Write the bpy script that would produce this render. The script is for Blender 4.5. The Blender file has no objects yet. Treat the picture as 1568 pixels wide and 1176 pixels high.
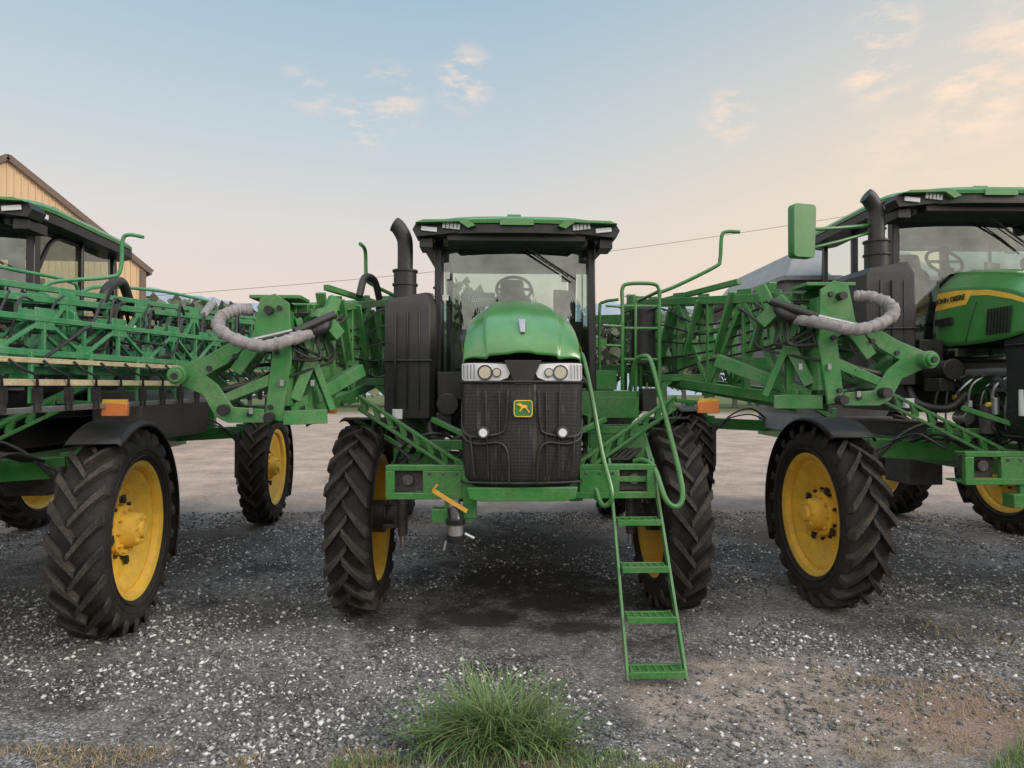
import bpy, math, random
import numpy as np
from mathutils import Vector, Matrix, noise
R=math.radians
random.seed(7); np.random.seed(7)
scene=bpy.context.scene

# ------------------------------------------------------------------ materials
def nt(name):
    m=bpy.data.materials.new(name); m.use_nodes=True
    t=m.node_tree; b=t.nodes['Principled BSDF']
    return m,t,b
def ramp(t,fac,stops):
    r=t.nodes.new('ShaderNodeValToRGB'); e=r.color_ramp.elements
    while len(e)<len(stops): e.new(0.5)
    for i,(p,c) in enumerate(stops):
        e[i].position=p; e[i].color=(c[0],c[1],c[2],1) if hasattr(c,'__len__') else (c,c,c,1)
    t.links.new(fac,r.inputs['Fac']); return r.outputs['Color']
def noise_n(t,scale,detail=4,rough=.55,vec=None,dist=0):
    n=t.nodes.new('ShaderNodeTexNoise'); n.inputs['Scale'].default_value=scale
    n.inputs['Detail'].default_value=detail; n.inputs['Roughness'].default_value=rough
    n.inputs['Distortion'].default_value=dist
    if vec is None:
        tc=t.nodes.new('ShaderNodeTexCoord'); vec=tc.outputs['Object']
    t.links.new(vec,n.inputs['Vector']); return n.outputs['Fac']
def mixc(t,fac,a,b,blend='MIX'):
    m=t.nodes.new('ShaderNodeMix'); m.data_type='RGBA'; m.blend_type=blend
    for s,v in ((0,fac),(6,a),(7,b)):
        if hasattr(v,'links') or hasattr(v,'is_linked'): t.links.new(v,m.inputs[s])
        else: m.inputs[s].default_value=v if s==0 else (v[0],v[1],v[2],1)
    return m.outputs[2]
def mth(t,op,a,b=None,clamp=False):
    m=t.nodes.new('ShaderNodeMath'); m.operation=op; m.use_clamp=clamp
    for i,v in enumerate((a,b)):
        if v is None: continue
        if hasattr(v,'is_linked'): t.links.new(v,m.inputs[i])
        else: m.inputs[i].default_value=v
    return m.outputs[0]
def paint(name,col,rough=.4,metal=0,dust=(.30,.25,.20),dustamt=.35,nscale=3,spec=.5,bump=0,coat=0):
    m,t,b=nt(name)
    n1=noise_n(t,nscale,6,.65); n2=noise_n(t,nscale*14,3,.6)
    d=mth(t,'MULTIPLY',n1,n2); d=ramp(t,d,[(.18,0),(.48,dustamt)])
    g=t.nodes.new('ShaderNodeNewGeometry'); s=t.nodes.new('ShaderNodeSeparateXYZ'); t.links.new(g.outputs['Normal'],s.inputs[0])
    up=mth(t,'MULTIPLY',mth(t,'MAXIMUM',s.outputs[2],0),.12*min(1,dustamt*3))
    f=mth(t,'ADD',d,up,True)
    dark=[c*.80 for c in col]
    base=mixc(t,ramp(t,noise_n(t,nscale*2.3,3),[(.35,0),(.65,1)]),col,dark)
    c=mixc(t,f,base,dust)
    t.links.new(c,b.inputs['Base Color'])
    rr=mth(t,'ADD',mth(t,'MULTIPLY',f,.5),rough,True); t.links.new(rr,b.inputs['Roughness'])
    b.inputs['Metallic'].default_value=metal; b.inputs['Specular IOR Level'].default_value=spec
    if coat: b.inputs['Coat Weight'].default_value=coat; b.inputs['Coat Roughness'].default_value=.15
    if bump:
        bp=t.nodes.new('ShaderNodeBump'); bp.inputs['Strength'].default_value=bump; bp.inputs['Distance'].default_value=.01
        t.links.new(n2,bp.inputs['Height']); t.links.new(bp.outputs[0],b.inputs['Normal'])
    return m
GREEN=paint('green_paint',(.028,.190,.032),.36,dustamt=.34,coat=.25)
GREENB=paint('green_boom_paint',(.034,.215,.048),.44,dustamt=.5,nscale=5)
GREENT=paint('green_sky_tinted_boom_paint',(.035,.25,.09),.45,dust=(.30,.34,.28),dustamt=.5,nscale=5)  # dusty boom green; teal sky reflection is put into the base colour
HOOD=paint('green_hood_paint',(.048,.225,.047),.33,dustamt=.14,coat=.5,nscale=1.5)
YEL=paint('yellow_paint',(.88,.54,.05),.45,dust=(.5,.36,.16),dustamt=.4,nscale=4)
ORANGE=paint('valve_yellow',(.70,.36,.03),.5,dustamt=.4,nscale=8)
BLACK=paint('black_plastic',(.012,.013,.014),.5,dustamt=.12,nscale=5)
BLACKG=paint('black_gloss',(.010,.011,.013),.3,dustamt=.05)
RUBBER=paint('tyre_rubber',(.016,.016,.016),.75,dust=(.13,.11,.09),dustamt=.4,nscale=6,spec=.3,bump=.25)
LUG=paint('tyre_lug_rubber',(.024,.023,.022),.8,dust=(.15,.125,.105),dustamt=.65,nscale=5,spec=.25,bump=.3)
STEEL=paint('steel',(.45,.45,.46),.35,metal=.8,dustamt=.3)
GREY=paint('grey_metal',(.26,.27,.29),.45,dustamt=.35)
DTANK=paint('dark_tank',(.06,.065,.07),.45,dustamt=.35)
HOSE=paint('grey_wrapped_hose',(.40,.38,.38),.75,dust=(.15,.13,.12),dustamt=.9,nscale=10,bump=1.0)
RUST=paint('pale_weathered_bar',(.58,.52,.33),.65,dust=(.22,.11,.05),dustamt=.8,nscale=6)
WHITE=paint('white_plastic',(.75,.75,.73),.45,dustamt=.2)
SEAT=paint('seat_cloth',(.04,.042,.045),.85,dustamt=.1)
DARKM=paint('engine_metal',(.035,.035,.04),.5,dustamt=.5,nscale=8)
TAN=paint('tan_interior',(.25,.24,.22),.7,dustamt=.1)
WOOD=paint('weathered_wood',(.16,.12,.09),.85,dustamt=.3)
def simple(name,col,rough=.3,metal=0):
    m,t,b=nt(name); n=noise_n(t,20,3)
    c=mixc(t,n,col,[x*.75 for x in col]); t.links.new(c,b.inputs['Base Color'])
    b.inputs['Roughness'].default_value=rough; b.inputs['Metallic'].default_value=metal
    return m
AMBER=simple('amber_lens',(.85,.27,.08),.2)
LENS=simple('lamp_lens',(.80,.81,.82),.12)
CHROME=simple('chrome_reflector',(.62,.62,.64),.12,1)
WARML=simple('warm_reflector',(.88,.80,.62),.12,.4)
def glass():
    m=bpy.data.materials.new('cab_glass'); m.use_nodes=True; t=m.node_tree; t.nodes.clear()
    o=t.nodes.new('ShaderNodeOutputMaterial'); mx=t.nodes.new('ShaderNodeMixShader')
    tr=t.nodes.new('ShaderNodeBsdfTransparent'); tr.inputs[0].default_value=(.69,.77,.72,1)
    gl=t.nodes.new('ShaderNodeBsdfGlossy'); gl.inputs['Roughness'].default_value=.015
    gl.inputs[0].default_value=(.85,.93,.89,1)
    fr=t.nodes.new('ShaderNodeFresnel'); fr.inputs[0].default_value=1.5
    dn=noise_n(t,4,4); ad=mth(t,'ADD',fr.outputs[0],mth(t,'MULTIPLY',dn,.17),True)
    t.links.new(ad,mx.inputs[0]); t.links.new(tr.outputs[0],mx.inputs[1]); t.links.new(gl.outputs[0],mx.inputs[2])
    t.links.new(mx.outputs[0],o.inputs[0]); return m
GLASS=glass()
def grille_mat():
    m,t,b=nt('grille_mesh')
    tc=t.nodes.new('ShaderNodeTexCoord')
    mp=t.nodes.new('ShaderNodeMapping'); mp.inputs['Scale'].default_value=(34,2,1.2); t.links.new(tc.outputs['Object'],mp.inputs[0])
    st=noise_n(t,1,5,.7,mp.outputs[0]); st=ramp(t,st,[(.56,0),(.68,1)])
    pn=ramp(t,noise_n(t,6,4,.6),[(.42,0),(.68,1)])
    f=mth(t,'MULTIPLY',mth(t,'MULTIPLY',st,pn),.6)
    c=mixc(t,f,(.015,.0145,.0145),(.24,.19,.14)); t.links.new(c,b.inputs['Base Color'])
    w=t.nodes.new('ShaderNodeTexWave'); w.inputs['Scale'].default_value=26; w.bands_direction='X'; t.links.new(tc.outputs['Object'],w.inputs[0])
    w2=t.nodes.new('ShaderNodeTexWave'); w2.inputs['Scale'].default_value=26; w2.bands_direction='Z'; t.links.new(tc.outputs['Object'],w2.inputs[0])
    h=mth(t,'MULTIPLY',w.outputs['Fac'],w2.outputs['Fac'])
    bp=t.nodes.new('ShaderNodeBump'); bp.inputs['Strength'].default_value=.7; bp.inputs['Distance'].default_value=.006
    t.links.new(h,bp.inputs['Height']); t.links.new(bp.outputs[0],b.inputs['Normal'])
    b.inputs['Roughness'].default_value=.55; return m
GRILLE=grille_mat()

# ------------------------------------------------------------------ mesh kit
class Part:
    def __init__(s): s.v=[]; s.f=[]
    def add(s,vs,fs):
        o=len(s.v); s.v+= [tuple(v) for v in vs]; s.f+=[tuple(i+o for i in f) for f in fs]
    def box(s,c,d,rot=None):
        c=Vector(c); M=rot if rot else Matrix.Identity(3)
        vs=[c+M@Vector((sx*d[0]/2,sy*d[1]/2,sz*d[2]/2)) for sx in(-1,1) for sy in(-1,1) for sz in(-1,1)]
        s.add(vs,[(0,1,3,2),(4,6,7,5),(0,4,5,1),(2,3,7,6),(0,2,6,4),(1,5,7,3)])
    def beam(s,a,b,w,h=None,up=(0,0,1)):
        a=Vector(a); b=Vector(b); h=h or w; d=(b-a)
        L=d.length; d.normalize(); u=Vector(up)
        if abs(d.dot(u))>.98: u=Vector((0,1,0))
        x=d.cross(u).normalized(); z=x.cross(d)
        M=Matrix((x,d,z)).transposed(); s.box((a+b)/2,(w,L,h),M)
    def tube(s,pts,r,seg=8,sm=0,cap=True):
        pts=[Vector(p) for p in pts]
        if sm:
            q=[]; P=[pts[0]*2-pts[1]]+pts+[pts[-1]*2-pts[-2]]
            for i in range(1,len(P)-2):
                for k in range(sm):
                    t=k/sm; p0,p1,p2,p3=P[i-1:i+3]
                    q.append(.5*((2*p1)+(-p0+p2)*t+(2*p0-5*p1+4*p2-p3)*t*t+(-p0+3*p1-3*p2+p3)*t**3))
            q.append(pts[-1]); pts=q
        n=len(pts); vs=[]; fs=[]; ref=None
        for i,p in enumerate(pts):
            d=(pts[min(i+1,n-1)]-pts[max(i-1,0)]).normalized()
            if ref is None: ref=Vector((0,0,1)) if abs(d.z)<.9 else Vector((1,0,0))
            x=d.cross(ref).normalized(); y=x.cross(d).normalized(); ref=y
            rr=r(i/(n-1)) if callable(r) else r
            for k in range(seg):
                a=2*math.pi*k/seg; vs.append(p+(x*math.cos(a)+y*math.sin(a))*rr)
        for i in range(n-1):
            for k in range(seg):
                k2=(k+1)%seg; fs.append((i*seg+k,i*seg+k2,(i+1)*seg+k2,(i+1)*seg+k))
        if cap: fs.append(tuple(range(seg))[::-1]); fs.append(tuple((n-1)*seg+k for k in range(seg)))
        s.add(vs,fs)
    def cyl(s,a,b,r,seg=20): s.tube([a,b],r,seg)
    def lathe(s,prof,seg=48,a0=0,a1=2*math.pi,c=(0,0,0)):
        full=abs(a1-a0-2*math.pi)<1e-6; n=seg if full else seg+1; vs=[];fs=[];m=len(prof)
        for i in range(n):
            a=a0+(a1-a0)*i/seg
            for x,r in prof: vs.append((c[0]+x,c[1]+r*math.sin(a),c[2]+r*math.cos(a)))
        for i in range(seg):
            j=(i+1)%n
            for k in range(m-1): fs.append((i*m+k,i*m+k+1,j*m+k+1,j*m+k))
        s.add(vs,fs)
    def prism(s,poly,o,u,v,th):
        o=Vector(o);u=Vector(u);v=Vector(v);n=u.cross(v).normalized()*th/2
        k=len(poly); A=[o+u*p[0]+v*p[1]-n for p in poly]; B=[o+u*p[0]+v*p[1]+n for p in poly]
        s.add(A+B,[tuple(range(k))[::-1],tuple(range(k,2*k))]+[(i,(i+1)%k,(i+1)%k+k,i+k) for i in range(k)])
    def loft(s,secs,closed=False,caps=False):
        m=len(secs[0]); vs=[p for sc in secs for p in sc]; fs=[]
        for i in range(len(secs)-1):
            for k in range(m if closed else m-1):
                k2=(k+1)%m; fs.append((i*m+k,i*m+k2,(i+1)*m+k2,(i+1)*m+k))
        if caps: fs.append(tuple(range(m))[::-1]); fs.append(tuple((len(secs)-1)*m+k for k in range(m)))
        s.add(vs,fs)
    def strip(s,A,B): s.loft([A,B])
    def mesh(s,name,mat,ang=35):
        me=bpy.data.meshes.new(name); me.from_pydata(s.v,[],s.f); me.materials.append(mat)
        me.polygons.foreach_set('use_smooth',[True]*len(me.polygons))
        me.set_sharp_from_angle(angle=R(ang)); me.update(); return me
def empty(name,loc=(0,0,0),rz=0):
    e=bpy.data.objects.new(name,None); e.location=loc; e.rotation_euler=(0,0,rz); e.empty_display_size=.3
    scene.collection.objects.link(e); return e
def put(name,me,parent=None,loc=(0,0,0),rot=(0,0,0),bevel=0,sub=0,solid=0):
    o=bpy.data.objects.new(name,me); scene.collection.objects.link(o)
    if parent: o.parent=parent
    o.location=loc; o.rotation_euler=rot
    if sub: m=o.modifiers.new('s','SUBSURF'); m.levels=sub; m.render_levels=sub
    if solid: m=o.modifiers.new('t','SOLIDIFY'); m.thickness=solid
    if bevel: m=o.modifiers.new('b','BEVEL'); m.width=bevel; m.segments=2; m.limit_method='ANGLE'; m.angle_limit=R(40)
    return o

# ------------------------------------------------------------------ wheel meshes
def tyre_meshes():
    p=Part(); k=.84
    hp=[(.15,.63),(.19,.665),(.24*k,.73),(.25*k,.80),(.238*k,.86),(.205*k,.888),(.12*k,.90)]
    prof=[(-x,r) for x,r in hp]+[(0,.905)]+[(x,r) for x,r in hp[::-1]]
    p.lathe(prof,72)
    for s in(-1,1):
        for rr in(.70,.765): p.lathe([(s*.200 if rr<.75 else s*.208,rr-.006),(s*.213,rr),(s*.200 if rr<.75 else s*.208,rr+.006)],72)
    tm=p.mesh('tyre',RUBBER,50)
    p=Part(); N=22
    for s in(-1,1):
        for i in range(N):
            a0=2*math.pi*(i+(.5 if s>0 else 0))/N; secs=[]
            for t,x,rt,rb,w in((0,-.03,.973,.88,.028),(.3,.06,.975,.88,.033),(.65,.15,.972,.875,.039),(1,.235,.955,.85,.046),(1.12,.262,.90,.80,.040),(1.15,.256,.845,.80,.03)):
                a=a0+.30*min(t,1.05)**.85 if t>0 else a0
                L=[]
                for rr,da in((rb,-w*1.3),(rt,-w),(rt,w),(rb,w*1.3)):
                    aa=a+da; xx=s*k*(x if (rr==rt or t<1.1) else .22)
                    L.append((xx,rr*math.sin(aa),rr*math.cos(aa)))
                secs.append(L)
            p.loft(secs,True,True)
    lm=p.mesh('tyre_lugs',LUG,30)
    p=Part()
    p.lathe([(-.14,.615),(-.165,.66),(-.18,.665),(-.18,.64),(-.155,.60),(-.10,.585),(.02,.58),(.10,.585),(.155,.60),(.18,.64),(.18,.665),(.165,.66),(.14,.615)],64)
    p.lathe([(.10,.585),(.11,.56),(.105,.53),(.05,.46),(.02,.36),(.015,.27),(.0,.24)],64)
    p.lathe([(.06,.585),(.02,.44),(-.02,.34),(-.03,.2),(-.03,0)],64)
    p.lathe([(-.03,.235),(.05,.235),(.06,.22),(.06,.17),(.10,.165),(.19,.15),(.20,.13),(.20,.08),(.235,.075),(.24,.0)],32)
    for k2 in range(10):
        a=2*math.pi*k2/10; y,z=.205*math.sin(a),.205*math.cos(a); p.cyl((.05,y,z),(.10,y,z),.017,8)
    for k2 in range(6):
        a=2*math.pi*k2/6; y,z=.125*math.sin(a),.125*math.cos(a); p.cyl((.19,y,z),(.215,y,z),.018,8)
    for k2 in (0,1,2,3):
        a=math.pi*k2/2+.6; p.box((.03,.40*math.sin(a),.40*math.cos(a)),(.05,.03,.06))
    rm=p.mesh('rim',YEL,40)
    p=Part()
    for k2 in range(10):
        a=2*math.pi*(k2)/10+.3; y,z=.27*math.sin(a),.27*math.cos(a); p.cyl((.0,y,z),(.045,y,z),.018,6)
    for k2 in range(4):
        a=math.pi*k2/2+.2; y,z=.30*math.sin(a),.30*math.cos(a); p.beam((.04,y,z),(.07,y,z),.05,.07)
    p.cyl((-.22,0,0),(-.03,0,0),.17,24); p.cyl((-.33,0,0),(-.22,0,0),.12,20)
    bm=p.mesh('hub_studs',BLACK)
    return tm,lm,rm,bm
TM,LM,RM,HM=tyre_meshes()
def fender_mesh(a0,a1):
    p=Part(); p.lathe([(-.235,1.015),(-.205,1.05),(.205,1.05),(.235,1.015),(.235,.99)],24,R(a0),R(a1))
    return p.mesh('fender',BLACK)
FEND=fender_mesh(-34,118); FEND2=fender_mesh(-8,95)
def wheel(par,x,y,side,steer=0,tag='front',fend=FEND):
    rz=(0 if side>0 else math.pi)+steer
    spin=random.uniform(0,.28)
    for nm,me in(('tyre',TM),('tyre_lugs',LM),('rim',RM),('hub',HM)):
        o=put(f'{tag}_{nm}',me,par,(x,y,.965)); o.rotation_euler=((.3+spin)*(1 if side>0 else -1),0,rz)
    if fend: put(f'{tag}_fender',fend,par,(x,y,.965),(R(-10) if tag=='rear' else 0,0,steer),solid=.012)

# ------------------------------------------------------------------ sprayer parts
CACHE={}
def rounded(poly,r=.08,n=4):
    out=[];k=len(poly)
    for i in range(k):
        p0,p1,p2=Vector(poly[i-1]),Vector(poly[i]),Vector(poly[(i+1)%k])
        a=(p0-p1).normalized();b=(p2-p1).normalized()
        rr=min(r,(p0-p1).length/2,(p2-p1).length/2)
        A=p1+a*rr;B=p1+b*rr
        for j in range(n+1):
            t=j/n; out.append(tuple((1-t)**2*A+2*t*(1-t)*p1+t*t*B))
    return out
def zprism(P,poly,z0,z1): P.prism(poly,(0,0,(z0+z1)/2),(1,0,0),(0,1,0),z1-z0)
def plan(hw,y0,dy=0):
    h=[(-1,.62),(-1.01,.30),(-1.0,.16),(-.95,.09),(-.80,.06),(-.55,.03),(-.28,.008),(-.1,0),(0,-.004)]
    pts=[(a*hw,y0+b+dy) for a,b in h]; return pts+[(-a,b) for a,b in pts[-2::-1]]
HDATA=[(-1.385,.515,2.535,.51,2.575,.30,2.61,.115),(-1.355,.525,2.53,.515,2.64,.32,2.72,.10),(-1.2,.535,2.50,.508,2.77,.33,2.90,.07),(-.95,.54,2.46,.495,2.90,.32,3.04,.03),
      (-.55,.54,2.42,.478,3.01,.295,3.15,0),(-.1,.54,2.42,.46,3.07,.265,3.24,0),(.3,.54,2.42,.45,3.10,.25,3.30,0)]
def hood():
    p=Part(); S=[]
    for y,hb,zb,hs,zs,hc,zc,cv in HDATA:
        L=[(-hb,zb),(-hb+(hb-hs)*.3,zb+(zs-zb)*.4),(-hs-.006,zs-.03),(-hs-.002,zs-.012),(-hs+.014,zs),(-(hs*.55+hc*.45),zs+(zc-zs)*.42),(-hc-.010,zc-.045),(-hc-.004,zc-.022),(-hc+.006,zc-.006),(-.10,zc-.000),(-.088,zc+.014),(0,zc+.018)]
        L=L+[(-a,b) for a,b in L[-2::-1]]
        S.append([(a,y+cv*(abs(a)/.5)**2,b) for a,b in L])
    p.loft(S); return p.mesh('hood',HOOD,28)
def nose():
    p=Part(); lv=[(2.38,.535,0),(2.36,.535,-.004),(2.2,.53,-.01),(1.95,.53,-.012),(1.7,.525,0),(1.55,.505,.02),(1.48,.46,.05),(1.46,.44,.08)]
    p.loft([[(a,b,z) for a,b in plan(hw,-1.385,dy)] for z,hw,dy in lv])
    return p.mesh('grille',GRILLE,40)
def noseframe():
    p=Part()
    for hw,z,dy in((.54,2.375,-.012),(.53,1.50,.035)):
        p.tube([(a,b,z) for a,b in plan(hw,-1.385,dy)],.012,6)
    for s in(-1,1):
        p.tube([(s*.53,-1.22,2.05),(s*.50,-1.30,1.93),(s*.40,-1.355,1.90),(s*.20,-1.385,1.93),(s*.15,-1.395,2.0),(s*.13,-1.395,2.3)],.013,6,4)
        p.tube([(s*.53,-1.22,2.0),(s*.50,-1.30,1.88),(s*.38,-1.36,1.84),(s*.20,-1.385,1.85),(s*.13,-1.395,1.75),(s*.12,-1.38,1.5)],.012,6,4)
        p.tube([(s*.42,-1.35,1.55),(s*.45,-1.345,1.9)],.010,6); p.tube([(s*.30,-1.37,1.55),(s*.32,-1.37,2.3)],.010,6); p.tube([(s*.20,-1.385,1.55),(s*.20,-1.39,2.3)],.008,6)
        p.cyl((s*.34,-1.345,1.94),(s*.34,-1.40,1.94),.055,20)
    p.prism([(-.16,2.56),(.16,2.56),(.07,2.35),(-.07,2.35)],(0,-1.375,0),(1,0,0),(0,0,1),.05)
    p.loft([[(a*.97,b+.035,z) for a,b in plan(.53,-1.385)] for z in (2.36,2.545)])
    return p.mesh('nose_trim',BLACK)
def lamps():
    p=Part();q=Part();w=Part()
    pl=plan(.535,-1.385)
    def yy(x):
        for i in range(len(pl)-1):
            x0,y0=pl[i];x1,y1=pl[i+1]
            if x0<=-x<=x1 and x1>x0: return y0+(y1-y0)*(-x-x0)/(x1-x0)
        return -1.2
    for s in(-1,1):
        xs=[.10,.13,.2,.3,.4,.48,.515,.53]; zt=[2.52,2.525,2.53,2.535,2.537,2.537,2.535,2.53]; zb=[2.47,2.41,2.385,2.375,2.375,2.38,2.39,2.40]
        p.strip([(s*x,yy(x)+.004,z) for x,z in zip(xs,zt)],[(s*x,yy(x)+.008,z) for x,z in zip(xs,zb)])
        for cx,rr in((.325,.066),(.225,.040)):
            y0=yy(cx)
            q.tube([(s*cx,y0+.01,2.455),(s*cx,y0-.012,2.455)],rr,24)
            w.tube([(s*cx,y0-.006,2.455),(s*cx,y0-.018,2.455)],rr*.78,24)
        for k in range(4): q.beam((s*(.42+.03*k),yy(.42+.03*k)-.004,2.40),(s*(.42+.03*k),yy(.42+.03*k)-.004,2.525),.006)
        p.cyl((s*.34,-1.39,1.94),(s*.34,-1.412,1.94),.034,20); q.cyl((s*.34,-1.39,1.94),(s*.34,-1.404,1.94),.044,20)
    return p.mesh('headlamp',LENS),q.mesh('headlamp_ring',CHROME),w.mesh('headlamp_bulb',WARML)
def badge():
    p=Part(); q=Part()
    P=rounded([(-.085,2.07),(.085,2.07),(.085,2.22),(-.085,2.22)],.03)
    p.prism(P,(0,-1.405,0),(1,0,0),(0,0,1),.02)
    y=-1.418
    deer=[(-.060,2.115),(-.035,2.145),(-.03,2.165),(-.045,2.15),(-.03,2.175),(0,2.175),(.02,2.19),(.035,2.205),(.03,2.19),(.055,2.185),(.05,2.175),(.03,2.17),(.015,2.155),(.035,2.12),(.025,2.12),(0,2.15),(-.02,2.15),(-.03,2.135),(-.05,2.11)]
    q.prism([(-a,b) for a,b in deer],(0,y,0),(1,0,0),(0,0,1),.008)
    q.tube([(a*.9,y+.003,(b-2.145)*.9+2.145) for a,b in P+[P[0]]],.004,5)
    return p.mesh('badge',GREEN),q.mesh('badge_emblem',YEL)
def cab():
    fr=Part(); gl=Part(); ro=Part(); rb=Part(); li=Part(); inn=Part(); st=Part(); tn=Part()
    for s in(-1,1):
        fr.beam((s*.88,.42,2.1),(s*.87,.45,4.0),.085,.10)
        fr.beam((s*.90,1.25,2.1),(s*.90,1.25,4.0),.05,.05)
        fr.beam((s*.88,2.1,2.1),(s*.84,2.05,4.0),.08,.08)
        fr.beam((s*.90,.45,2.33),(s*.90,2.1,2.33),.06,.12)
        fr.tube([(s*.885,.47,3.5),(s*.885,.75,3.9),(s*.885,1.2,3.95)],.025,6,4)
        gl.add([(s*.885,.50,2.4),(s*.885,1.24,2.4),(s*.885,1.24,3.98),(s*.885,.50,3.98)],[(0,1,2,3)])
        gl.add([(s*.885,1.26,2.4),(s*.865,2.05,2.4),(s*.855,2.02,3.98),(s*.885,1.26,3.98)],[(0,1,2,3)])
    def cy(x): return .33+.09*(x/.85)**2
    xs=[-.84+1.68*i/10 for i in range(11)]
    gl.strip([(x,cy(x),2.32) for x in xs],[(x,cy(x)+.03,3.96) for x in xs])
    gl.add([(-.8,2.08,2.5),(.8,2.08,2.5),(.78,2.04,3.95),(-.78,2.04,3.95)],[(0,1,2,3)])
    fr.tube([(x,cy(x)-.005,2.3) for x in xs],.035,6); fr.tube([(x,cy(x)+.02,3.965) for x in xs],.05,6)
    fr.beam((-.84,2.08,2.45),(.84,2.08,2.45),.08,.1)
    fr.box((0,1.25,2.15),(1.78,1.74,.30)); fr.box((0,1.25,1.85),(1.3,1.5,.32))
    out=[(-1.05,.18),(-1.10,.40),(-1.06,2.15),(-.8,2.35),(.8,2.35),(1.06,2.15),(1.10,.40),(1.05,.18),(.62,-.02),(.3,-.06),(-.3,-.06),(-.62,-.02)]
    o2=[(x*.99,y+.02) for x,y in out]
    zprism(rb,rounded(o2,.1),3.985,4.085)
    secs=[]
    for k,z in((1.0,4.088),(1.004,4.125),(.97,4.165),(.86,4.195)):
        secs.append([(x*k,(y-1.1)*k+1.1,z) for x,y in rounded(out,.12)])
    ro.loft(secs,True,True)
    rb.box((0,.2,3.96),(1.5,.30,.08))
    for s in(-1,1):
        rb.prism([(s*.62,4.09),(s*.60,4.0),(s*1.08,3.95),(s*1.12,4.03),(s*1.08,4.10)],(0,.12,0),(1,0,0),(0,0,1),.22)
        rb.box((s*.98,.22,3.90),(.14,.3,.10))
        M=Matrix.Rotation(R(-6)*s,3,'Y')
        li.box((s*.70,.0,4.065),(.19,.02,.065),M); li.box((s*.94,.0,4.03),(.17,.02,.05),M)
        li.box((s*1.09,.2,4.02),(.02,.2,.05))
        for k in range(4): rb.box((s*(.64+.04*k),-.012,4.065),(.008,.01,.055),M)
        ro.prism([(s*.44,4.06),(s*.54,4.125),(s*1.0,4.115),(s*1.08,4.085),(s*.62,4.10),(s*.52,4.03)],(0,-.02,0),(1,0,0),(0,0,1),.10)
    ro.box((0,-.02,4.10),(.36,.10,.07)); ro.box((-.02,.3,4.225),(.15,.2,.05)); ro.box((.9,.7,4.21),(.08,.1,.04)); ro.box((-.9,.7,4.21),(.08,.1,.04))
    rb.tube([(0,.20,3.97),(.35,.27,3.75),(.68,.31,3.55)],.012,6); rb.tube([(.12,.30,3.88),(.60,.33,3.58)],.008,6)
    zz=2.62
    inn.prism(rounded([(-.27,0),(.27,0),(.26,.62),(.16,.68),(.15,.88),(-.15,.88),(-.16,.68),(-.26,.62)],.06),(0,1.45,zz+.25),(1,0,0),(0,.18,1),.14)
    inn.box((0,1.2,zz+.22),(.54,.55,.16)); inn.box((0,1.25,zz),(.35,.35,.45))
    inn.box((.40,1.15,zz+.48),(.16,.55,.12)); inn.box((-.38,1.3,zz+.46),(.08,.35,.06)); inn.box((.66,1.3,zz+.2),(.3,1.2,.6))
    inn.box((0,.55,zz-.05),(1.2,.22,.25)); inn.beam((0,.60,zz),(0,.82,zz+.80),.13)
    inn.box((-.45,1.85,zz+.45),(.5,.25,.5)); inn.box((.45,1.9,zz+.3),(.5,.2,.5)); inn.box((0,.75,3.90),(1.3,.35,.10))
    a=[]
    for k in range(25):
        t=2*math.pi*k/24; a.append((.21*math.cos(t),.84+.21*math.sin(t)*.55,zz+.90+.21*math.sin(t)*.80))
    st.tube(a,.020,8); st.beam((-.2,.84,zz+.9),(.2,.84,zz+.9),.04,.03); st.beam((0,.84,zz+.9),(0,.74,zz+.7),.06,.05)
    st.box((.60,.85,zz+.72),(.26,.04,.34),Matrix.Rotation(R(25),3,'Z')); st.beam((.62,.9,zz+.3),(.62,.88,zz+.6),.03)
    st.box((.62,.60,zz+1.05),(.14,.03,.20),Matrix.Rotation(R(20),3,'Z'))
    tn.box((0,1.0,3.955),(1.6,1.6,.05)); tn.box((0,1.99,zz+.1),(1.5,.06,.7)); tn.box((-.6,1.4,zz+.1),(.35,.7,.6)); tn.box((-.55,.8,zz+.05),(.3,.3,.22))
    return [('cab_frame',fr.mesh('cab_frame',BLACKG),.01),('cab_glass',gl.mesh('cab_glass',GLASS),0),('cab_roof',ro.mesh('cab_roof',HOOD),.008),
            ('roof_visor',rb.mesh('roof_visor',BLACK),.008),('work_lights',li.mesh('work_lights',LENS),.004),('seat',inn.mesh('seat',SEAT),.02),
            ('steering_wheel',st.mesh('steering_wheel',BLACK),0),('headliner',tn.mesh('headliner',TAN),0)]
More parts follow.
